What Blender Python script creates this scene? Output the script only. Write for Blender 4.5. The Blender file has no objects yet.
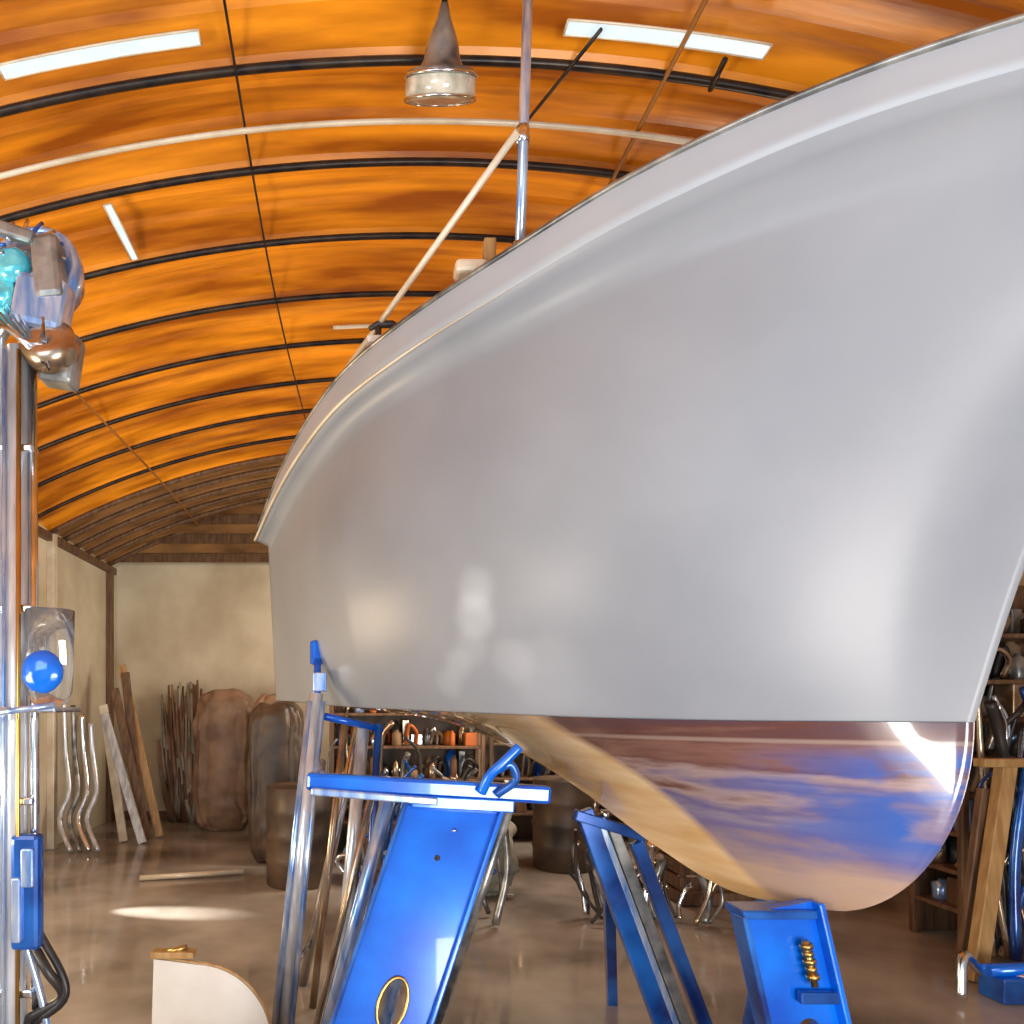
import bpy, bmesh, math, random
from mathutils import Vector, Matrix, noise
random.seed(7)
S = bpy.context.scene
S.view_settings.view_transform = 'Standard'
V = Vector

# ---------------------------------------------------------------- materials
def mat(name, c1, c2=None, rough=.5, metal=0., scale=4., stretch=(1,1,1), bump=0., trans=0., emit=None, es=0., coat=0., lo=.35, hi=.65, detail=6, rvar=0.):
    m = bpy.data.materials.new(name); m.use_nodes = True
    nt = m.node_tree; b = nt.nodes['Principled BSDF']
    c2 = c2 or tuple(x*.75 for x in c1)
    tc = nt.nodes.new('ShaderNodeTexCoord'); mp = nt.nodes.new('ShaderNodeMapping')
    mp.inputs['Scale'].default_value = stretch
    n = nt.nodes.new('ShaderNodeTexNoise'); n.inputs['Scale'].default_value = scale; n.inputs['Detail'].default_value = detail
    r = nt.nodes.new('ShaderNodeValToRGB')
    r.color_ramp.elements[0].position = lo; r.color_ramp.elements[1].position = hi
    r.color_ramp.elements[0].color = (*c1, 1); r.color_ramp.elements[1].color = (*c2, 1)
    L = nt.links.new
    L(tc.outputs['Object'], mp.inputs[0]); L(mp.outputs[0], n.inputs['Vector']); L(n.outputs['Fac'], r.inputs[0])
    L(r.outputs[0], b.inputs['Base Color'])
    b.inputs['Roughness'].default_value = rough; b.inputs['Metallic'].default_value = metal
    b.inputs['Transmission Weight'].default_value = trans; b.inputs['Coat Weight'].default_value = coat
    if emit: 
        b.inputs['Emission Color'].default_value = (*emit, 1); b.inputs['Emission Strength'].default_value = es
    if bump:
        bp = nt.nodes.new('ShaderNodeBump'); bp.inputs['Strength'].default_value = bump; bp.inputs['Distance'].default_value = .02
        L(n.outputs['Fac'], bp.inputs['Height']); L(bp.outputs[0], b.inputs['Normal'])
    if rvar:
        mr = nt.nodes.new('ShaderNodeMapRange'); mr.inputs['To Min'].default_value = max(.02, rough-rvar); mr.inputs['To Max'].default_value = rough+rvar
        mr.inputs['From Min'].default_value=.3; mr.inputs['From Max'].default_value=.7
        L(n.outputs['Fac'], mr.inputs[0]); L(mr.outputs[0], b.inputs['Roughness'])
    return m

M = dict(
 ceil=mat('ceiling_orange', (.33,.085,.003), (.95,.35,.015), .36, scale=1.9, stretch=(.45,3.6,1), bump=.22, lo=.36, hi=.64, detail=10),
 ceilbk=mat('ceiling_brown_boards', (.14,.065,.022), (.34,.17,.06), .5, scale=3, stretch=(.5,5,1), bump=.15),
 rib=mat('rib_black_steel', (.012,.012,.016), (.05,.035,.025), .35, .5, scale=9),
 cond=mat('conduit_cream', (.8,.74,.6), (.6,.5,.35), .35, .1),
 beam=mat('wood_purlin', (.22,.08,.012), (.4,.17,.03), .5, scale=6, stretch=(1,.2,1)),
 sky=mat('skylight_glass', (.5,.62,.7), (.6,.72,.8), .3, emit=(.66,.88,1), es=.55, scale=9),
 wall=mat('plaster_cream', (.7,.63,.47), (.5,.42,.29), .8, scale=1.3, bump=.1, detail=9),
 floor=mat('concrete_floor', (.19,.165,.14), (.46,.42,.37), .12, scale=1.1, stretch=(1,1,1), bump=.03, rvar=.11, detail=9),
 white=mat('white_gelcoat', (.8,.78,.74), (.7,.66,.6), .3, coat=.3),
 chrome=mat('polished_steel', (.85,.88,.95), (.6,.64,.7), .18, 1., scale=14),
 satin=mat('satin_steel', (.78,.84,.92), (.42,.44,.48), .22, .45, scale=4, stretch=(6,6,.9), coat=.5),
 bronze=mat('bronze_pipe', (.35,.24,.14), (.6,.5,.4), .25, .9, scale=7),
 dsteel=mat('dark_steel', (.10,.11,.12), (.4,.4,.38), .3, .6, scale=9),
 steelb=mat('blued_steel', (.14,.3,.7), (.6,.7,.85), .2, .6, scale=7, stretch=(4,4,.8), coat=.3),
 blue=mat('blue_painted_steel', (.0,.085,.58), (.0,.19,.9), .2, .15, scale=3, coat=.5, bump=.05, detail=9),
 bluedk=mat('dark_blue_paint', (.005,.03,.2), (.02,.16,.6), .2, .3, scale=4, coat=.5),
 cyan=mat('cyan_lens', (.03,.4,.6), (.15,.65,.75), .1, .3, scale=14, coat=.6),
 glass=mat('clear_glass', (.85,.93,1), (.8,.9,.95), .04, trans=.92),
 bulb=mat('frosted_lens', (.35,.35,.28), (.75,.72,.62), .12, scale=14, coat=.7, emit=(1,.9,.7), es=.04),
 wood=mat('timber', (.36,.2,.07), (.52,.33,.14), .45, scale=5, stretch=(6,6,.6)),
 wooddk=mat('old_timber', (.09,.045,.025), (.2,.11,.055), .5, scale=5, stretch=(6,6,.6)),
 black=mat('black_rubber', (.012,.012,.014), (.05,.04,.035), .4),
 tarp=mat('brown_tarp', (.16,.09,.05), (.34,.22,.14), .5, scale=3, bump=.5),
 tarpdk=mat('dark_tarp', (.03,.022,.018), (.12,.075,.045), .45, scale=3, bump=.5),
 grey=mat('grey_tarp', (.16,.17,.13), (.42,.4,.32), .5, scale=3, bump=.5),
 red=mat('red_enamel', (.3,.035,.015), (.2,.02,.01), .35, coat=.3),
 orange=mat('orange_plastic', (.6,.17,.02), (.5,.12,.02), .4),
 brass=mat('brass', (.75,.5,.15), (.5,.32,.1), .3, 1.),
 cardboard=mat('cardboard', (.3,.19,.1), (.24,.14,.07), .8),
 deck=mat('deck_paint', (.5,.48,.42), (.42,.4,.36), .5),
)
def hull_mat(name,c1,c2,r):
    m = mat(name, c1, c2, r, scale=1.6, coat=.35, lo=.3, hi=.7, rvar=.05)
    b = m.node_tree.nodes['Principled BSDF']; b.inputs['Coat Roughness'].default_value = .3
    return m
M['hull'] = hull_mat('hull_gelcoat_grey',(.205,.228,.27),(.27,.292,.335),.55)
M['band'] = hull_mat('hull_bulwark_lighter',(.31,.36,.43),(.38,.43,.49),.4)  # lighter, bluer tone above the knuckle

def bottom_mat():
    m = bpy.data.materials.new('hull_bottom_paint_reflections'); m.use_nodes = True
    nt = m.node_tree; L = nt.links.new; b = nt.nodes['Principled BSDF']
    at = nt.nodes.new('ShaderNodeAttribute'); at.attribute_name = 'paint'
    tc = nt.nodes.new('ShaderNodeTexCoord'); mp = nt.nodes.new('ShaderNodeMapping')
    mp.inputs['Scale'].default_value = (.9,.9,7); L(tc.outputs['Object'], mp.inputs[0])
    n = nt.nodes.new('ShaderNodeTexNoise'); n.inputs['Scale'].default_value = 2.0; n.inputs['Detail'].default_value = 8; n.inputs['Roughness'].default_value=.55
    L(mp.outputs[0], n.inputs['Vector'])
    sep = nt.nodes.new('ShaderNodeSeparateXYZ'); L(tc.outputs['Object'], sep.inputs[0])
    def MR(src,a,b_,c=0,d=1,smooth=False):
        q=nt.nodes.new('ShaderNodeMapRange'); q.inputs['From Min'].default_value=a; q.inputs['From Max'].default_value=b_; q.inputs['To Min'].default_value=c; q.inputs['To Max'].default_value=d
        if smooth: q.interpolation_type='SMOOTHSTEP'
        L(src,q.inputs[0]); return q.outputs[0]
    def MA(op,a,bv):
        q=nt.nodes.new('ShaderNodeMath'); q.operation=op; L(a,q.inputs[0])
        if isinstance(bv,(int,float)): q.inputs[1].default_value=bv
        else: L(bv,q.inputs[1])
        return q.outputs[0]
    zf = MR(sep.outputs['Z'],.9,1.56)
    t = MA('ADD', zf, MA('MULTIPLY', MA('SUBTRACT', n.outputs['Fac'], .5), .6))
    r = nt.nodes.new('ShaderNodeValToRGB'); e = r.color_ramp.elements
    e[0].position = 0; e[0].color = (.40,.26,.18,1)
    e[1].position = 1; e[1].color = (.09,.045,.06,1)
    for p, c in ((.16,(.42,.29,.22)),(.32,(.25,.18,.22)),(.42,(.17,.13,.25)),(.52,(.24,.20,.28)),(.6,(.13,.11,.24)),(.69,(.33,.24,.24)),(.76,(.14,.06,.05)),(.84,(.2,.10,.08)),(.92,(.11,.045,.04))):  # reflected brown and purple streaks put into the base colour
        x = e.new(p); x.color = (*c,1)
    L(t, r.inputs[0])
    n2 = nt.nodes.new('ShaderNodeTexNoise'); n2.inputs['Scale'].default_value=4; n2.inputs['Detail'].default_value=8
    mp2 = nt.nodes.new('ShaderNodeMapping'); mp2.inputs['Scale'].default_value=(1,1,3); L(tc.outputs['Object'],mp2.inputs[0]); L(mp2.outputs[0],n2.inputs['Vector'])
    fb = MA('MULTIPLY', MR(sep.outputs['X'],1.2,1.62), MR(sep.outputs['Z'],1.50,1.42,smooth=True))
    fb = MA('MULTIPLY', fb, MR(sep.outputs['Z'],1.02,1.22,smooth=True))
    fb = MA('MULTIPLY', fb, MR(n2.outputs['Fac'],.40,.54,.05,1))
    mb = nt.nodes.new('ShaderNodeMix'); mb.data_type='RGBA'; L(fb,mb.inputs['Factor']); L(r.outputs[0],mb.inputs[6]); mb.inputs[7].default_value=(.03,.10,.40,1)  # blue reflection patches coloured in toward the bow
    sm = MR(MA('ABSOLUTE', MA('SUBTRACT', sep.outputs['Z'], 1.488), 0),.010,.003,0,.4)  # reflected horizon painted as a thin cream line
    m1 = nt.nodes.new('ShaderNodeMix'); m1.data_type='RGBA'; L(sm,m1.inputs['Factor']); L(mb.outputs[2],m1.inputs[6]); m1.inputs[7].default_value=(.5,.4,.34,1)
    r2 = nt.nodes.new('ShaderNodeValToRGB'); r2.color_ramp.elements[0].color=(.6,.36,.14,1); r2.color_ramp.elements[1].color=(.8,.62,.4,1)
    r2.color_ramp.elements[0].position=.3; r2.color_ramp.elements[1].position=.7
    L(n.outputs['Fac'], r2.inputs[0])
    st = MR(at.outputs['Fac'],-.012,.012)
    mx = nt.nodes.new('ShaderNodeMix'); mx.data_type='RGBA'; L(st, mx.inputs['Factor']); L(r2.outputs[0], mx.inputs[6]); L(m1.outputs[2], mx.inputs[7])
    L(mx.outputs[2], b.inputs['Base Color'])
    b.inputs['Roughness'].default_value=.18; b.inputs['Coat Weight'].default_value=1; b.inputs['Coat Roughness'].default_value=.04
    return m
M['bottom'] = bottom_mat()

# ---------------------------------------------------------------- builder
class O:
    def __init__(s, name):
        s.name=name; s.bm=bmesh.new(); s.mats=[]
    def mi(s, k):
        if k not in s.mats: s.mats.append(k)
        return s.mats.index(k)
    def _fin(s, faces, k, smooth=False):
        i=s.mi(k)
        for f in faces: f.material_index=i; f.smooth=smooth
    def box(s, c, size, k, rot=None, bev=.006):
        M4 = Matrix.Translation(V(c)) @ (rot.to_4x4() if rot else Matrix())
        g = bmesh.ops.create_cube(s.bm, size=1, matrix=M4 @ Matrix.Diagonal((*size,1)))
        fs=set(f for v in g['verts'] for f in v.link_faces)
        bev=min(bev, min(size)*.3)
        if bev>0:
            es=set(e for f in fs for e in f.edges)
            r=bmesh.ops.bevel(s.bm, geom=list(es), offset=bev, segments=2, affect='EDGES', profile=.5)
            vs=set(v for f in r['faces'] for v in f.verts)
            fs=set(f for v in vs for f in v.link_faces)
        s._fin(fs,k)
    def beam(s, a, b, w, t, k, side=(1,0,0), bev=.006):
        a=V(a); b=V(b); z=(b-a); L=z.length; z.normalize(); x=V(side); x=(x-z*x.dot(z)).normalized(); y=z.cross(x)
        R=Matrix((x,y,z)).transposed()
        s.box((a+b)/2,(w,t,L),k,R,bev)
    def tube(s, pts, r, k, n=12, cap=True, flat=1.):
        pts=[V(p) for p in pts]; N=len(pts)
        rr=r if isinstance(r,(list,tuple)) else [r]*N
        rings=[]; up=None
        for i,p in enumerate(pts):
            t=(pts[min(i+1,N-1)]-pts[max(i-1,0)]).normalized()
            if up is None:
                up=V((0,0,1)) if abs(t.z)<.9 else V((0,1,0))
            x=(up-t*up.dot(t)).normalized(); y=t.cross(x); up=x
            rings.append([s.bm.verts.new(p+(x*math.cos(a)*flat+y*math.sin(a))*rr[i]) for a in [2*math.pi*j/n for j in range(n)]])
        fs=[]
        for i in range(N-1):
            for j in range(n):
                fs.append(s.bm.faces.new((rings[i][j],rings[i][(j+1)%n],rings[i+1][(j+1)%n],rings[i+1][j])))
        s._fin(fs,k,True)
        if cap:
            s._fin([s.bm.faces.new(rings[0][::-1]), s.bm.faces.new(rings[-1])],k)
    def curve(s, pts, r, k, n=10, seg=8):
        s.tube([V(cr([tuple(p) for p in pts],i/(seg*(len(pts)-1)))) for i in range(seg*(len(pts)-1)+1)],r,k,n)
    def lathe(s, base, prof, k, n=28, rot=None):
        R = rot or Matrix.Identity(3); base=V(base); rings=[]
        for (r,z) in prof:
            rings.append([s.bm.verts.new(base+R@V((max(r,1e-4)*math.cos(a),max(r,1e-4)*math.sin(a),z))) for a in [2*math.pi*j/n for j in range(n)]])
        fs=[]
        for i in range(len(rings)-1):
            for j in range(n):
                fs.append(s.bm.faces.new((rings[i][j],rings[i][(j+1)%n],rings[i+1][(j+1)%n],rings[i+1][j])))
        s._fin(fs,k,True)
        s._fin([s.bm.faces.new(rings[0][::-1]), s.bm.faces.new(rings[-1])],k)
    def plate(s, outer, holes, org, ax, ay, t, k):
        org=V(org); ax=V(ax).normalized(); ay=V(ay); ay=(ay-ax*ay.dot(ax)).normalized(); nz=ax.cross(ay)
        tmp=bmesh.new()
        for lp in [outer]+holes:
            vs=[tmp.verts.new(org+ax*x+ay*y) for x,y in lp]
            for i in range(len(vs)): tmp.edges.new((vs[i],vs[(i+1)%len(vs)]))
        bmesh.ops.triangle_fill(tmp, use_beauty=True, use_dissolve=False, edges=tmp.edges[:])
        r=bmesh.ops.extrude_face_region(tmp, geom=tmp.faces[:])
        bmesh.ops.translate(tmp, verts=[v for v in r['geom'] if isinstance(v,bmesh.types.BMVert)], vec=nz*t)
        bmesh.ops.recalc_face_normals(tmp, faces=tmp.faces[:])
        mp={}
        for v in tmp.verts: mp[v]=s.bm.verts.new(v.co)
        s._fin([s.bm.faces.new([mp[v] for v in f.verts]) for f in tmp.faces],k); tmp.free()
    def grid(s, fn, nu, nv, k, smooth=True):
        vs=[[s.bm.verts.new(fn(i/nu,j/nv)) for j in range(nv+1)] for i in range(nu+1)]
        s._fin([s.bm.faces.new((vs[i][j],vs[i+1][j],vs[i+1][j+1],vs[i][j+1])) for i in range(nu) for j in range(nv)],k,smooth)
        return vs
    def blob(s, c, size, k, amp=.15, fr=2.5, sq=.6, seed=0, seg=32, fold=0.):
        c=V(c)
        def f(u,v):
            th=2*math.pi*u; ph=math.pi*(v-.5)
            p=lambda w,e: math.copysign(abs(w)**e,w)
            d=V((p(math.cos(ph),sq)*p(math.cos(th),sq), p(math.cos(ph),sq)*p(math.sin(th),sq), p(math.sin(ph),sq)))
            nn=1+amp*noise.noise(d*fr+V((seed,seed*2,0)))+amp*.5*noise.noise(d*fr*3+V((seed,0,seed)))+fold*math.sin(th*11+3*noise.noise(d*2))*(.6-.5*v)
            q=V((d.x*size[0]/2*nn,d.y*size[1]/2*nn,d.z*size[2]/2*(1+amp*.4*noise.noise(V((d.x,d.y,0))*2+V((seed,0,0))))))
            if q.z<-size[2]/2: q.z=-size[2]/2
            return c+q
        s.grid(f,seg,seg,k)
    def done(s):
        bmesh.ops.remove_doubles(s.bm, verts=s.bm.verts[:], dist=1e-5)
        me=bpy.data.meshes.new(s.name); s.bm.to_mesh(me); s.bm.free()
        for k in s.mats: me.materials.append(M[k])
        ob=bpy.data.objects.new(s.name,me); S.collection.objects.link(ob); return ob
def cr(L,t):
    n=len(L)-1; x=t*n; i=min(int(x),n-1); f=x-i
    p=[L[max(i-1,0)] if i>0 else tuple(2*a-b for a,b in zip(L[0],L[1])), L[i], L[i+1], L[i+2] if i+2<=n else tuple(2*a-b for a,b in zip(L[n],L[n-1]))]
    return [.5*(2*b+(c_-a)*f+(2*a-5*b+4*c_-d)*f*f+(3*b-a-3*c_+d)*f**3) for a,b,c_,d in zip(*p)]

# ---------------------------------------------------------------- room shell
XL,XR,YB,YF,ZA,XC,RV = -3.47,4.9,9.8,-3.0,4.45,.31,8.0
def vz(x): return ZA-(RV-math.sqrt(RV*RV-(x-XC)**2))
ribs=[-2.9,-2.3,-1.7,-1.1,-.5,.1,.7,1.3,1.9,2.5,3.1,3.68,4.26,4.86,5.48,6.1,6.7,7.3,7.8,8.15,8.5,8.85,9.2,9.6]

c=O('ceiling')
edges=[YF-.05]+ribs+[YB+.05]
for a,b in zip(edges[:-1],edges[1:]):
    npl=3 if b<7.4 else 2
    def f(u,v,a=a,b=b):
        x=XL-.05+(XR-XL+.1)*u
        lap=((v*npl)%1.0) if v<.9999 else 0
        return V((x,a+(b-a)*v, vz(x)+.012+.085*math.sin(math.pi*v)+.02*lap+.012*math.sin(x*2.3+a*5)*math.sin(math.pi*v)))
    c.grid(f,48,npl*7,'ceil' if b<7.9 else 'ceilbk',False)
c.grid(lambda u,v: V((XL-.1+(XR-XL+.2)*u,YF-.1+(YB-YF+.2)*v,vz(XL-.1+(XR-XL+.2)*u)+.2)),30,4,'wooddk',False)
c.done()
r=O('ceiling_rib_frames')
for y in ribs:
    pts=[(XL+(XR-XL)*i/60,y,vz(XL+(XR-XL)*i/60)+.006) for i in range(61)]
    r.tube(pts,.019 if y<7.4 else .03,'rib' if y<7.4 else 'wooddk',8)
r.done()
r=O('ceiling_purlins')
for x,w in ((-2.2,.02),(-.55,.012),(1.35,.02),(2.8,.03)):
    r.tube([(x+.03*math.sin(y),y,vz(x)-.005) for y in [YF+.2+(YB-.3-YF)*i/40 for i in range(41)]],w*.55,'rib' if w<.015 else 'beam',6)
r.tube([(1.0,2.9,vz(1)-.02),(.75,3.5,vz(.8)-.02)],.008,'rib',6); r.tube([(1.55,2.97,vz(1.5)-.02),(1.56,3.12,vz(1.5)-.02)],.012,'rib',6)
r.done()
r=O('ceiling_conduit')  # cream conduit runs across the vault
r.tube([(XL+.05+(3.0-XL)*i/50,3.38,vz(XL+.05+(3.0-XL)*i/50)-.03) for i in range(51)],.013,'cond')
r.tube([(-.2+1.0*i/20,5.2,vz(-.2+1.0*i/20)-.03) for i in range(21)],.014,'cond')
r.done()
def skyl(n,x0,x1,y0,y1):
    o=O('window_%d'%n)
    o.grid(lambda u,v: V((x0+(x1-x0)*u,y0+(y1-y0)*v,vz(x0+(x1-x0)*u)-.004)),12,1,'sky')
    fr=lambda t:[(x0+(x1-x0)*i/12,t,vz(x0+(x1-x0)*i/12)-.002) for i in range(13)]
    o.tube(fr(y0),.005,'cond',6); o.tube(fr(y1),.005,'cond',6)
    for x in (x0,x1): o.tube([(x,y0,vz(x)-.002),(x,y1,vz(x)-.002)],.005,'cond',6)
    o.done()
skyl(1,-1.5,-.67,2.89,2.955); skyl(2,.86,1.70,2.89,2.955); skyl(3,-1.37,-1.33,3.74,4.2)

w=O('wall_left')
w.grid(lambda u,v: V((XL,YF+(YB-YF)*u,(vz(XL)+.05)*v)),20,6,'wall',False)
for y in (1.2,3.4,5.6,7.8,9.6): w.box((XL+.04,y,vz(XL)/2),(.08,.1,vz(XL)),'cond' if y<9 else 'wooddk')
w.box((XL+.03,(YF+YB)/2,vz(XL)-.04),(.07,YB-YF,.09),'wooddk')
w.done()
w=O('wall_right')
w.grid(lambda u,v: V((XR,YF+(YB-YF)*u,(vz(XR)+.05)*v)),20,6,'wall',False); w.done()
w=O('wall_back')
w.grid(lambda u,v: V((XL+(XR-XL)*u,YB,(vz(XL+(XR-XL)*u)+.06)*v)),40,6,'wall',False)
w.done()
w=O('trim_1')
for i in range(8):
    z0=3.56+.125*i
    def f(u,v,z0=z0,i=i):
        x=XL+.02+(XR-XL-.04)*u; zt=vz(x)+.09
        return V((x,9.62-.03*i+.02*v,min(z0+.135*v,zt)))
    w.grid(f,60,1,'ceilbk' if i%2 else 'wooddk',False)
w.done()
w=O('floor')
w.grid(lambda u,v: V((XL+(XR-XL)*u,YF+(YB-YF)*v,0)),10,10,'floor',False); w.done()
w=O('baseboard_back'); w.box(((XL+XR)/2,YB-.02,.06),(XR-XL-.02,.03,.12),'wooddk'); w.done()

# ---------------------------------------------------------------- boat
C0=V((-.05,5.0,0)); U=V((.517,-.856,0)); NN=V((.856,.517,0))
def P(s,b,z): return C0+U*s-NN*b+V((0,0,z))
SH=list(zip([0,.5,1,1.5,2,2.5,3,3.5,4,4.35],[.735,.82,.9,.95,.95,.88,.75,.55,.3,0],[2.745,2.93,3.045,3.115,3.125,3.14,3.175,3.17,3.10,3.05]))
dz=[.06,.105,.13,.14,.14,.135,.13,.115,.11,.11]
ez=[.03,.035,.04,.05,.055,.06,.065,.07,.07,.07]
WL=list(zip([0,.45,.9,1.35,1.8,2.2,2.6,3.0,3.3,3.5],[.6,.67,.71,.72,.70,.65,.56,.40,.2,0],[1.63,1.62,1.6,1.585,1.575,1.565,1.555,1.55,1.55,1.55]))
KL=list(zip([0,.45,.8,1.1,1.4,1.75,2.1,2.45,2.78,3.09],[0]*10,[1.58,1.56,1.53,1.50,1.44,1.34,1.2,1.03,.91,.915]))
K1=[(s-.01*i/9,b+.014 if i<9 else 0,z-d) for i,((s,b,z),d) in enumerate(zip(SH,dz))]
K2=[(s-.05*i/9,max(b-(.08 if i<8 else .055),0) if i<9 else 0,z-d-ee) for i,((s,b,z),d,ee) in enumerate(zip(SH,dz,ez))]
NU=120
def rows_top(u):
    sh,k1,k2,wl=[cr(L,u) for L in (SH,K1,K2,WL)]
    R=[sh, [sh[0],sh[1]+.004,sh[2]-.02]]
    for f in (.35,.7): R.append([a+(b-a)*f for a,b in zip(sh,k1)])
    R.append(k1); R.append([(a*.6+b*.4) for a,b in zip(k1,k2)]); R.append(k2)
    for j in range(1,19):
        f=1-j/18; fs=.4*f+.6*f**4
        amp=.115*min(1,u/.35)**1.0
        b=wl[1]+(k2[1]-wl[1])*f + amp*math.sin(math.pi*f**.9)*min(1,(wl[1]+.1)*2)*(1 if u<.9 else math.sin((1-u)/.1*math.pi/2))
        R.append([wl[0]+(k2[0]-wl[0])*fs, max(b,0), wl[2]+(k2[2]-wl[2])*f])
    return R
def rows_bot(u):
    wl,kl=cr(WL,u),cr(KL,u); R=[]
    w=u**3
    for j in range(25):
        v=j/24
        sf=v*(1-w)+w*(1-math.cos(v*math.pi/2)); zf=v*(1-w)+w*math.sin(v*math.pi/2)
        R.append(([wl[0]+(kl[0]-wl[0])*sf, wl[1]*(1-v)**1.15+.012*(1 if u<.999 else 0), wl[2]+(kl[2]-wl[2])*zf],v))
    return R
h=O('sailboat_hull'); bm=h.bm
lay=bm.verts.layers.float.new('paint')
us=[i/NU for i in range(NU+1)]
sheer={}
for sg in (1,-1):
    vs=[[bm.verts.new(P(s,sg*b,z)) for s,b,z in rows_top(u)] for u in us]; sheer[sg]=[r_[0] for r_ in vs]; col0=vs[0]
    for j in range(len(vs[0])-1):
        h._fin([bm.faces.new((vs[i][j],vs[i+1][j],vs[i+1][j+1],vs[i][j+1])) for i in range(NU)],'band' if j<4 else 'hull',True)
    vb=[]
    for u in us:
        col=[]
        for (s,b,z),v in rows_bot(u):
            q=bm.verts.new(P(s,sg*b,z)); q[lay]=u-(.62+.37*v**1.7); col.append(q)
        vb.append(col)
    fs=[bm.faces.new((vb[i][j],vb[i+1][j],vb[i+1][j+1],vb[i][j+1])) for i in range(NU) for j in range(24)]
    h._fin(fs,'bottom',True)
    if sg==1: tp=[v for v in col0]+[v for v in vb[0][1:]]
    else: tp2=[v for v in col0]+[v for v in vb[0][1:]]
f=bm.faces.new([bm.verts.new(v.co) for v in tp]+[bm.verts.new(v.co) for v in tp2[::-1]]); h._fin([f],'hull')
dk=[[bm.verts.new(sheer[1][i].co.lerp(sheer[-1][i].co,t)+V((0,0,-.03+.06*math.sin(math.pi*t)))) for t in [k/8 for k in range(9)]] for i in range(NU+1)]
h._fin([bm.faces.new((dk[i][j],dk[i][j+1],dk[i+1][j+1],dk[i+1][j])) for i in range(NU-1) for j in range(8)],'deck',True)
for sg in (1,-1):
    top=[P(*(lambda q:(q[0],sg*q[1],q[2]+.006))(cr(SH,u))) for u in us]
    h.tube(top,.010,'dsteel',8)
    k=[P(*(lambda q:(q[0],sg*(q[1]+.001),q[2]))(cr(K1,u))) for u in us[:70]]
    h.tube(k,[.009*min(1,(70-i)/30) for i in range(70)],'cond',8)
hull=h.done()

o=O('stanchion_post')
o.lathe((.56,2.46,3.12),[(.05,0),(.05,.012),(.028,.03),(.026,.1)],'chrome')
o.tube([(.56,2.46,3.12),(.60,2.46,4.42)],.018,'steelb',16)
o.tube([(.55,2.44,3.6),(-.1,3.3,3.13)],.013,'cond')
o.lathe((.572,2.46,3.57),[(.022,0),(.025,.02),(.025,.04),(.022,.06)],'chrome')
o.done()
o=O('deck_cleat')
b0=P(1.75,.87,3.16)
o.tube([b0+V((-.07,0,.08)),b0+V((-.03,0,.1)),b0+V((.03,0,.1)),b0+V((.07,0,.08))],[.01,.016,.016,.01],'black')
o.tube([b0+V((-.03,0,0)),b0+V((-.03,0,.1))],.014,'black'); o.tube([b0+V((.03,0,0)),b0+V((.03,0,.1))],.014,'black')
o.box(b0+V((0,0,.02)),(.16,.08,.03),'white'); o.done()
o=O('cabin_hatch')
b1=P(2.32,.78,3.15)
o.box(b1+V((-.07,0,.07)),(.12,.08,.05),'cond',bev=.02); o.box(b1+V((.0,.0,.08)),(.045,.05,.2),'wood'); o.done()

# ---------------------------------------------------------------- stands
def rrect(w,h,x0=0,y0=0,r=.02,n=5):
    out=[]
    for cx,cy,a0 in ((w/2-r,h/2-r,0),(-w/2+r,h/2-r,90),(-w/2+r,-h/2+r,180),(w/2-r,-h/2+r,270)):
        for i in range(n+1):
            a=math.radians(a0+90*i/n); out.append((x0+cx+r*math.cos(a),y0+cy+r*math.sin(a)))
    return out
o=O('boat_stand')
a=V((.37,2.78,1.25)); b=V((-.09,2.50,.0)); ax=(b-a).normalized(); Lg=(b-a).length
sd=V((1,0,0)); sd=(sd-ax*sd.dot(ax)).normalized()
out=[(-.17,0),(.205,0),(.18,Lg),(-.16,Lg)]
hole=[(.03+x,y+.82) for x,y in rrect(.1,.19,r=.049,n=6)]
hole2=[(.02+.012*math.cos(t),.26+.012*math.sin(t)) for t in [2*math.pi*i/14 for i in range(14)]]
o.plate(out,[hole,hole2],a,sd,ax,.035,'blue')
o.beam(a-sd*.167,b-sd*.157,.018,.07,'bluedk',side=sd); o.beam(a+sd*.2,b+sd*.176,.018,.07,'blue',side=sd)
nz=sd.cross(ax)
if nz.y>0: nz=-nz
o.tube([a+sd*(.03+.052*math.cos(t))+ax*(.82+.097*math.sin(t))+nz*.006 for t in [2*math.pi*i/24 for i in range(25)]],.007,'brass',8,cap=False)
o.lathe(a+sd*.05+ax*.14+nz*.002,[(.012,0),(.012,.006),(.006,.01)],'chrome',12)
o.beam((-.21,2.77,1.30),(.75,2.77,1.245),.07,.07,'blue',side=(0,1,0),bev=.014)
o.beam((-.19,2.73,1.265),(.3,2.73,1.225),.05,.03,'steelb',side=(0,1,0))
o.beam((.2,2.74,1.225),(.6,2.74,1.205),.05,.05,'blue',side=(0,1,0))
o.curve([(.47,2.71,1.26),(.50,2.69,1.33),(.55,2.68,1.38),(.61,2.68,1.44)],.02,'blue')
o.curve([(.53,2.72,1.25),(.60,2.7,1.31),(.58,2.69,1.37),(.53,2.69,1.35)],.016,'bluedk')
o.tube([(.35,2.86,1.24),(.10,3.35,0.01)],.032,'steelb'); 
o.tube([(.22,2.84,1.24),(-.14,3.1,0.01)],.026,'chrome')
o.tube([(.12,2.84,1.24),(-.2,2.95,0.01)],.03,'steelb')
o.tube([(.05,2.84,1.24),(-.24,3.0,0.01)],.014,'bronze')
o.tube([(.62,2.86,1.22),(.35,3.35,.01)],.024,'dsteel')
o.box((.12,3.35,.012),(.25,.16,.024),'bluedk')
o.done()

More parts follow.
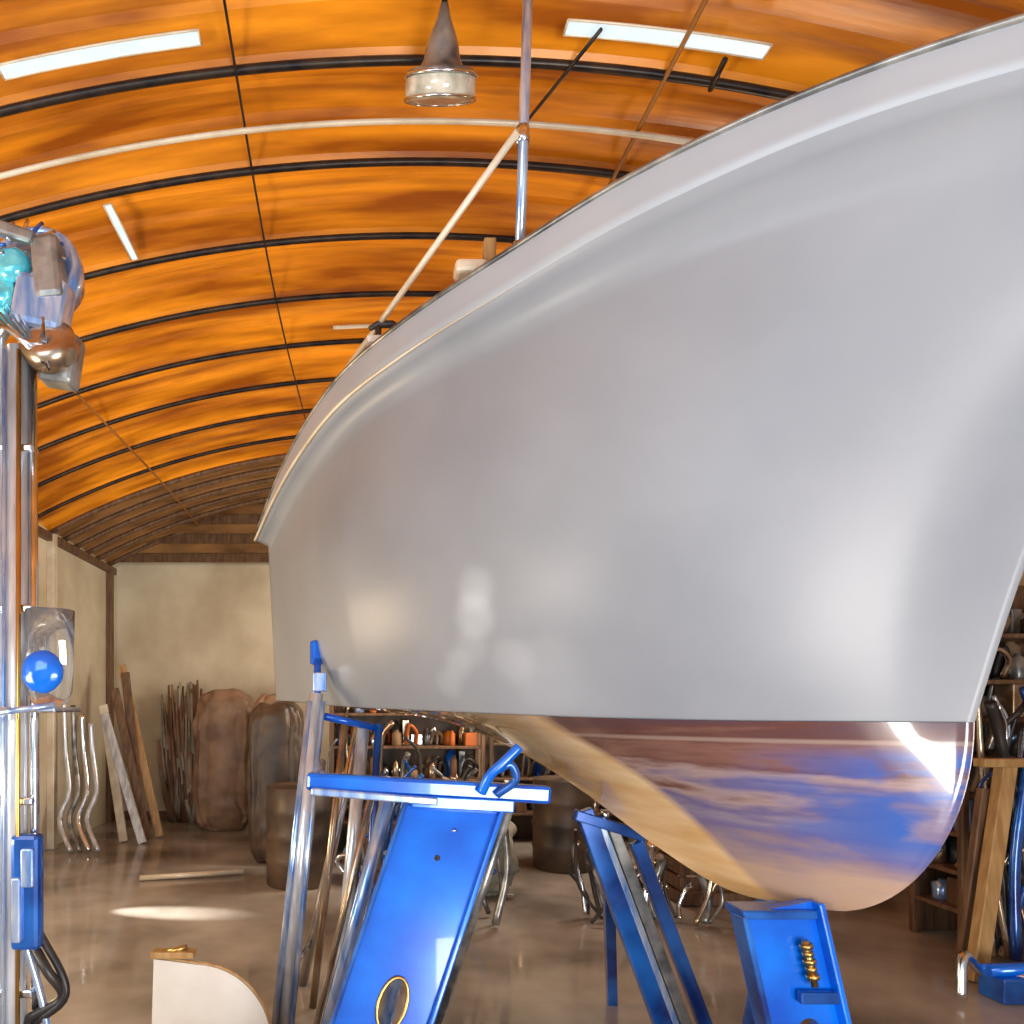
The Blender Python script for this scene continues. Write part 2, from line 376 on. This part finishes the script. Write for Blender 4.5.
o=O('boat_stand')
o.tube([(-.225,3.62,1.66),(-.375,3.5,0.0)],.036,'satin',16)
o.tube([(-.255,3.60,1.62),(-.425,3.49,.0)],.02,'steelb',12)
o.tube([(-.19,3.60,1.62),(-.34,3.47,.0)],.014,'steelb',12)
o.tube([(-.225,3.64,1.6),(-.225,3.72,1.84)],.02,'blue')
o.box((-.225,3.75,1.88),(.085,.05,.13),'blue',Matrix.Rotation(.5,3,'Z'),bev=.015)
o.box((-.21,3.66,1.72),(.07,.06,.1),'steelb')
o.tube([(-.2,3.62,1.3),(-.17,2.85,1.27)],.024,'steelb')
o.tube([(0.0,3.8,1.5),(-.33,4.0,0.0)],.028,'chrome'); o.tube([(.02,3.75,1.5),(-.12,3.6,.0)],.034,'satin')
o.tube([(.10,3.75,1.5),(.02,3.75,.0)],.022,'bluedk'); o.tube([(-.08,3.78,1.5),(-.25,3.7,.0)],.02,'bronze')
o.tube([(-.225,3.62,1.55),(.12,3.76,1.47)],.02,'blue')
o.tube([(-.36,3.5,.25),(-.28,3.97,.25)],.014,'chrome')
o.done()

o=O('boat_stand')
a=V((1.39,2.33,.925)); b=V((1.56,2.28,.0)); ax=(b-a).normalized(); Lg=(b-a).length
sd=V((1,0,0)); sd=(sd-ax*sd.dot(ax)).normalized()
o.plate([(-.135,0),(.13,0),(.14,Lg),(-.125,Lg)],[[(x+.02,y+.42) for x,y in rrect(.07,.1,r=.034)]],a,sd,ax,.05,'blue')
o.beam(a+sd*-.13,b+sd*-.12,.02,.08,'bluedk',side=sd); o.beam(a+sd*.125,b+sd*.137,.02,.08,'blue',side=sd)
nz=sd.cross(ax)
if nz.y>0: nz=-nz
p=a+sd*.05+ax*.18+nz*.03
for i in range(5): o.tube([p+ax*(.025*i-.06),p+ax*(.025*i-.045)],.02-.003*(i%2),'brass',10)
o.tube([p-ax*.07,p+ax*.08],.011,'brass')
o.box(a+sd*.06+ax*.30+nz*.02,(.13,.03,.04),'bluedk')
o.tube([a+V((0,.1,-.02)),(1.75,2.75,0)],.03,'bluedk')
o.tube([a+V((.05,.1,-.02)),(1.5,2.8,0)],.03,'bluedk')
o.box(a+V((0,.04,-.02)),(.25,.12,.03),'bluedk')
o.done()

o=O('boat_stand')
for dx,k,w in ((0,'bluedk',.08),(.07,'steelb',.03),(.13,'dsteel',.05),(.24,'bluedk',.06)):
    o.beam((1.02+dx,3.2,1.12-dx*.6),(1.43+dx*.8,3.18,0),w,.05,k)
o.beam((1.15,3.25,.9),(1.35,3.75,.0),.05,.05,'bluedk')
o.beam((.98,3.2,1.1),(1.3,3.2,1.0),.05,.06,'bluedk',side=(0,0,1))
o.tube([(1.12,3.2,1.08),(1.12,3.2,1.12)],.02,'chrome')
o.done()

# ---------------------------------------------------------------- pendant lamp (tilted on its bracket)
o=O('pendant_lamp'); x,y=.335,2.8
tl=Matrix.Rotation(math.radians(34),3,'X'); top=V((x,y-.03,4.38)); dn=tl@V((0,0,-1))
o.tube([(x,y-.03,vz(x)+.05),top],.012,'rib')
base=top+dn*.22
o.lathe(base,[(.145,0),(.135,.018),(.09,.028),(.075,.05),(.066,.09),(.05,.13),(.03,.17),(.014,.22)],'dsteel',rot=tl)
o.lathe(base-tl@V((0,0,.08)),[(.09,0),(.135,.006),(.146,.02),(.146,.07),(.13,.08)],'bulb',rot=tl)
o.tube([base+tl@V((.149*math.cos(t),.149*math.sin(t),-.075)) for t in [2*math.pi*i/24 for i in range(25)]],.005,'chrome',6,cap=False)
o.tube([base+tl@V((.149*math.cos(t),.149*math.sin(t),0)) for t in [2*math.pi*i/24 for i in range(25)]],.006,'chrome',6,cap=False)
o.done()

# ---------------------------------------------------------------- work light on pole (left)
o=O('workshop_light_stand'); x,y=-1.085,2.2
o.tube([(x,y,0.02),(x+.01,y,2.72)],.034,'satin',18); o.tube([(x+.06,y+.02,.02),(x+.055,y,2.75)],.014,'chrome'); o.tube([(x-.05,y,.02),(x-.045,y,2.9)],.015,'satin')
o.tube([(x+.025,y-.035,.02),(x+.03,y-.035,2.7)],.007,'brass'); o.tube([(x-.02,y-.035,.02),(x-.015,y-.035,2.7)],.006,'steelb')
for z in (.7,1.3,1.9,2.4): o.box((x+.005,y,z),(.12,.05,.025),'chrome')
o.lathe((x,y,0),[(.2,0),(.2,.02),(.05,.05),(.04,.12)],'black')
ry=Matrix.Rotation(math.radians(80),3,'X')
o.lathe((x+.05,y+.07,2.99),[(.06,-.08),(.12,-.06),(.14,0),(.14,.05),(.125,.06),(.12,.05)],'steelb',rot=ry)
o.lathe((x+.05,y+.02,2.99),[(.115,-.02),(.09,.01),(.03,.035)],'glass',rot=ry)
o.lathe((x+.0,y-.02,2.97),[(.05,-.02),(.06,0),(.05,.02),(.03,.03)],'cyan',rot=ry)
o.blob((x-.02,y+.0,2.86),(.09,.09,.16),'cyan',amp=.3,sq=1)
o.box((x+.09,y,2.85),(.16,.1,.16),'steelb',Matrix.Rotation(.2,3,'Y'),bev=.02)
o.box((x+.12,y-.02,2.95),(.09,.08,.2),'dsteel',Matrix.Rotation(-.1,3,'Y'),bev=.02)
o.box((x+.02,y-.05,3.05),(.14,.04,.04),'dsteel',Matrix.Rotation(.3,3,'Y'),bev=.01)
o.lathe((x+.12,y-.01,2.71),[(.02,-.07),(.07,-.05),(.085,0),(.085,.04),(.05,.05)],'bronze',rot=Matrix.Rotation(math.radians(65),3,'X'))
o.box((x+.14,y+.02,2.69),(.11,.08,.16),'dsteel',Matrix.Rotation(.15,3,'Y'),bev=.015)
for i in range(7): o.tube([(x-.06+.012*i,y-.04,2.78+.01*i),(x+.02+.02*i,y-.07,2.74-.02*i),(x+.12,y-.07,2.66+.02*i)],.005,'chrome',6)
for i in range(9):
    t=math.pi*i/8; o.tube([(x+.05+.12*math.cos(t),y-.02,2.99+.12*math.sin(t)),(x+.05+.06*math.cos(t),y-.05,2.99+.06*math.sin(t))],.006,'bluedk' if i%2 else 'chrome',6)
o.tube([(x-.05,y,2.75),(x+.02,y,2.85),(x+.06,y+.03,2.95)],.018,'chrome')
o.box((x+.04,y,1.585),(.26,.2,.016),'chrome')
o.tube([(x-.05,y-.1,1.57),(x+.17,y-.1,1.6)],.01,'steelb')
jx,jy=x+.12,y-.02
o.lathe((jx,jy,1.595),[(.02,0),(.05,.008),(.065,.05),(.068,.12),(.072,.3)],'glass')
o.blob((jx+.01,jy-.075,1.70),(.125,.06,.13),'blue',amp=.05,sq=1)
o.box((x+.05,y-.02,1.02),(.09,.05,.36),'bluedk',bev=.015); o.box((x+.065,y-.05,1.1),(.04,.02,.12),'steelb'); o.box((x+.03,y-.05,.97),(.03,.02,.2),'steelb')
o.curve([(x+.05,y,.86),(x+.12,y-.04,.78),(x+.15,y,.68),(x+.04,y,.6),(x+.1,y+.05,.45),(x+.05,y,.3),(x+.16,y,.03)],.016,'black')
o.curve([(x+.07,y,.9),(x+.17,y-.02,.7),(x+.02,y+.02,.55),(x+.15,y,.4),(x+.02,y,.2)],.012,'black')
o.curve([(x+.02,y,.9),(x+.1,y,.6),(x+.08,y,.4),(x+.22,y-.05,.02)],.012,'steelb')
o.done()

# ---------------------------------------------------------------- rudder blade
o=O('rudder_blade')
pts=[(0,0),(.56,0)]+[(.20+.36*math.cos(t),.38*math.sin(t)) for t in [math.pi/2*i/12 for i in range(1,13)]]+[(.0,.40)]
o.plate(pts,[],(-.97,3.3,.02),(1,0,-.03),(0.04,0,1),.05,'white')
o.tube([(-.97+px+.04*pz,3.27,.02+pz-.03*px) for px,pz in pts[1:]],.009,'wood',8)
o.box((-.87,3.27,.44),(.2,.07,.03),'wood'); o.tube([(-.91,3.27,.44),(-.81,3.27,.47)],.012,'brass'); o.done()

# ---------------------------------------------------------------- background items
o=O('leaning_planks')
for i,(xa,xb,k,hh) in enumerate([(-2.98,-2.42,'wood',2.1),(-2.9,-2.6,'wooddk',2.0),(-3.0,-2.5,'wooddk',1.8),(-3.1,-2.75,'cond',1.6),(-3.05,-2.5,'satin',1.5)]):
    o.beam((xa,8.75-.1*i,hh),(xb,8.45-.1*i,0.01),.1,.035,k,side=(1,0,0))
o.done()
o=O('bent_chrome_tubing')
for i in range(4):
    x0=-3.3+.1*i; o.curve([(x0,7.8,1.7-.1*i),(x0+.02,7.8,1.1),(x0+.10,7.7,.65),(x0+.04,7.6,.35),(x0+.2,7.5,.03)],.028,('satin','dsteel','chrome')[i%3])
o.done()
o=O('bundled_netting')
for i in range(150):
    a=random.uniform(-.3,.3); z=random.uniform(.5,1.95); bx=-2.38+random.uniform(-.2,.2)
    o.tube([(bx,9.55,0),(bx+a*.4,9.5,z*.5),(bx+a*.6,9.5+random.uniform(-.08,.08),z)],[.035,.035,.014],('wooddk','grey','tarp')[i%3],5)
o.done()
def cov(name,c_,sz,k,seed,**kw):
    o=O(name); o.blob((c_[0],c_[1],sz[2]/2*1.0),sz,k,seed=seed,seg=72,**kw); o.done()
cov('tarp_covered_outboard',(-1.72,9.0,0),(.74,.55,1.78),'tarp',3,amp=.14,fr=3,fold=.08,sq=.4)
cov('tarp_covered_machine',(-.85,7.2,0),(.55,.55,1.62),'tarpdk',5,amp=.12,fold=.09,sq=.4)
cov('tarp_covered_machine',(-1.02,8.4,0),(.5,.5,1.72),'tarp',11,amp=.12,fold=.09,sq=.4)
cov('folded_sail',(.98,5.95,0),(.6,.42,.8),'grey',8,amp=.2,fold=.1,sq=.6)
def drum(x,y,k,hh=.88,r=.29):
    o=O('oil_drum'); pr=[(r-.01,0),(r,.01)]
    for i in range(3):
        z=hh*(i+1)/4; pr+=[(r,z-.03),(r+.012,z),(r,z+.03)]
    pr+=[(r,hh-.01),(r-.01,hh),(r-.02,hh-.02)]
    o.lathe((x,y,0),pr,k); o.tube([(x+.12,y,hh-.02),(x+.12,y,hh+.01)],.03,'chrome'); o.done()
drum(-.55,6.3,'tarpdk'); drum(2.0,6.9,'tarpdk')
def crate(x,y,z,w,d,hh,k,name='wooden_crate'):
    o=O(name)
    n=max(2,int(hh/.12))
    for i in range(n):
        zz=z+hh*(i+.5)/n
        for s_ in (-1,1):
            o.box((x,y+s_*d/2,zz),(w,.02,hh/n*.82),k); o.box((x+s_*w/2,y,zz),(.02,d,hh/n*.82),k)
    for sx in (-1,1):
        for sy in (-1,1): o.box((x+sx*(w/2-.02),y+sy*(d/2-.02),z+hh/2),(.04,.04,hh),k)
    o.box((x,y,z+.015),(w-.02,d-.02,.02),k); o.done()
crate(.3,6.4,0,.5,.4,.5,'wooddk'); crate(2.9,5.8,0,.7,.5,.6,'wooddk')
def shelf(name,x0,x1,y,d,levels,cols,back=None,big=1.):
    o=O(name); H=levels[-1]+.4
    for x in (x0,x1):
        for yy in (y-d/2,y+d/2): o.box((x,yy,H/2),(.045,.045,H),'wooddk')
    if back: o.box(((x0+x1)/2,y+d/2+.03,H/2),(x1-x0,.02,H),back)
    for z in levels: o.box(((x0+x1)/2,y,z),(x1-x0+.04,d+.02,.03),'wooddk')
    for z in levels:
        for row in (0,1):
            x=x0+.03
            while x<x1-.1:
                w=random.uniform(.06,.16)*big; hh=random.uniform(.1,.3); k=random.choice(cols); yy=y+(.08 if row==0 else -.1)
                q=random.random()
                if q<.35: o.lathe((x+w/2,yy,z+.015),[(w*.4,0),(w*.45,.01),(w*.45,hh*.8),(w*.2,hh*.9),(w*.2,hh)],k,n=14)
                elif q<.6: o.box((x+w/2,yy,z+.016+hh/2),(w*.9,d*.35,hh),k)
                else: o.curve([(x,yy-.02,z+.03),(x+w*.3,yy-.07,z+hh),(x+w,yy-.05,z+hh*.7),(x+w,yy,z+.03)],.018,k,8,5)
                x+=w+(.006 if row==0 else random.uniform(0,.15))
    o.done()
cols=['red','orange','blue','chrome','black','black','cardboard','bronze','steelb','wooddk','dsteel','dsteel','black']
shelf('storage_shelf',-.3,1.3,7.6,.4,[.35,.8,1.15,1.5],cols,'tarpdk')
dark=['chrome','bronze','black','steelb','dsteel','wooddk','satin','bluedk','cardboard','bronze','black','dsteel']
shelf('tool_shelf',3.92,4.75,4.75,.4,[.25,.5,.75,1.0,1.25,1.5,1.75,2.05],dark,'wooddk')
shelf('tool_shelf',1.5,3.2,8.2,.4,[.35,.75,1.15],dark,'tarpdk')
shelf('tool_shelf',3.3,4.8,6.6,.45,[.25,.65,1.05,1.45,1.85],dark,'tarpdk')
def scrap(x0,x1,y0,y1,H,cnt,ks,name='scrap_pipe_pile'):
    o=O(name)
    for i in range(cnt):
        x=random.uniform(x0,x1); y=random.uniform(y0,y1); hh=random.uniform(.35,1)*H; dx=random.uniform(-.22,.22)
        o.curve([(x,y,.03),(x+dx*.5+random.uniform(-.08,.08),y+.05,hh*.4),(x+dx,y+.05,hh*.85),(x+dx+random.uniform(-.15,.15),y,hh)],random.choice((.012,.018,.03)),random.choice(ks),8,6)
    o.done()
scrap(-.1,1.0,5.0,5.3,1.15,34,['chrome','bronze','bluedk','black','dsteel','bronze','black'])
scrap(3.95,4.55,4.3,4.4,2.0,34,['chrome','bronze','black','satin','bluedk','dsteel','black'])
scrap(1.6,2.7,5.0,5.3,.7,22,['bronze','black','chrome','red','dsteel'])
scrap(-.5,.6,6.9,7.1,1.6,24,['bronze','black','bluedk','steelb','dsteel'])
o=O('machine_vise')
o.box((.45,5.6,.3),(.3,.3,.6),'wooddk'); o.box((.45,5.55,.64),(.34,.14,.08),'bluedk'); o.tube([(.33,5.45,.7),(.63,5.45,.7)],.02,'chrome'); o.box((.35,5.55,.72),(.06,.14,.12),'bluedk'); o.box((.53,5.55,.72),(.06,.14,.12),'bluedk'); o.done()
o=O('timber_prop'); o.beam((3.83,4.15,1.25),(3.56,4.05,0.0),.085,.07,'wood'); o.beam((3.74,4.2,1.1),(3.6,4.2,0),.05,.05,'wooddk'); o.box((3.9,4.13,1.26),(.5,.08,.05),'wood'); o.done()
o=O('pipe_vice')
o.tube([(3.4,3.8,.16),(4.05,3.82,.17)],.035,'blue'); o.curve([(3.22,3.75,.03),(3.28,3.8,.24),(3.45,3.85,.12),(3.65,3.75,.14)],.026,'chrome'); o.box((3.65,3.8,.07),(.45,.16,.13),'bluedk'); o.done()
o=O('steel_rod'); o.tube([(-2.0,6.35,.03),(-1.1,6.6,.03)],.025,'cond'); o.done()

# ---------------------------------------------------------------- lights
def area(loc,tgt,size,e,col):  # unseen area lights added to brighten vault, hull and back wall
    l=bpy.data.lights.new('area','AREA'); l.size=size; l.energy=e; l.color=col
    ob=bpy.data.objects.new('added_fill_light',l); S.collection.objects.link(ob); ob.location=loc
    ob.rotation_euler=(V(tgt)-V(loc)).to_track_quat('-Z','Y').to_euler()
def spot(loc,tgt,ang,e,col,blend=1.):
    l=bpy.data.lights.new('spot','SPOT'); l.spot_size=math.radians(ang); l.spot_blend=blend; l.energy=e; l.color=col; l.shadow_soft_size=.01
    ob=bpy.data.objects.new('added_spot',l); S.collection.objects.link(ob); ob.location=loc
    ob.rotation_euler=(V(tgt)-V(loc)).to_track_quat('-Z','Y').to_euler()
area((-2.2,-2.2,3.2),(1,3,2.2),2.4,100,(.86,.94,1))
area((1.5,-1.5,.6),(0.5,4.5,4.4),1.6,185,(1,.93,.85))
area((2.6,5.6,2.0),(0,6.5,4.4),1.0,75,(1,.85,.65))  # added uplight hidden behind the boat
area((-3.2,.8,1.2),(-.6,3,4.4),1.2,90,(1,.9,.75))
area((2.3,6.5,3.4),(-1.5,8.5,.8),1.0,110,(1,.9,.75))
area((-3.2,4.4,1.4),(0,4,2.1),.9,55,(1,.76,.48))  # added to warm the stern side of the hull
spot((-3.3,5.6,.65),(-1.5,5.4,0),12,1700,(1,.95,.87))  # unseen spot added to lay a bright streak on the floor
# unseen spots added to throw mottled warm patches onto the topsides
for t_,an,en in (((.60,2.72,2.12),4.5,130),((.57,2.74,2.0),5,150),((.52,2.78,1.86),4.5,80),((.44,2.84,1.78),4,80),((.37,2.9,1.69),4,70),((.80,2.58,1.74),8,60),((.68,2.66,1.80),5,70)):
    spot((-1.7,1.7,1.0),t_,an,en,(1,.88,.72))
wd=bpy.data.worlds.new('W'); S.world=wd; wd.use_nodes=True
wd.node_tree.nodes['Background'].inputs[0].default_value=(.6,.78,1,1); wd.node_tree.nodes['Background'].inputs[1].default_value=.95

# ---------------------------------------------------------------- camera
cd=bpy.data.cameras.new('camera'); co=bpy.data.objects.new('camera',cd); S.collection.objects.link(co)
co.location=(0,0,1.6); co.rotation_euler=(math.pi/2,0,0); cd.sensor_width=36; cd.lens=700/1024*36
cd.shift_x=152/1024; cd.shift_y=193/1024; cd.clip_start=.05
S.camera=co
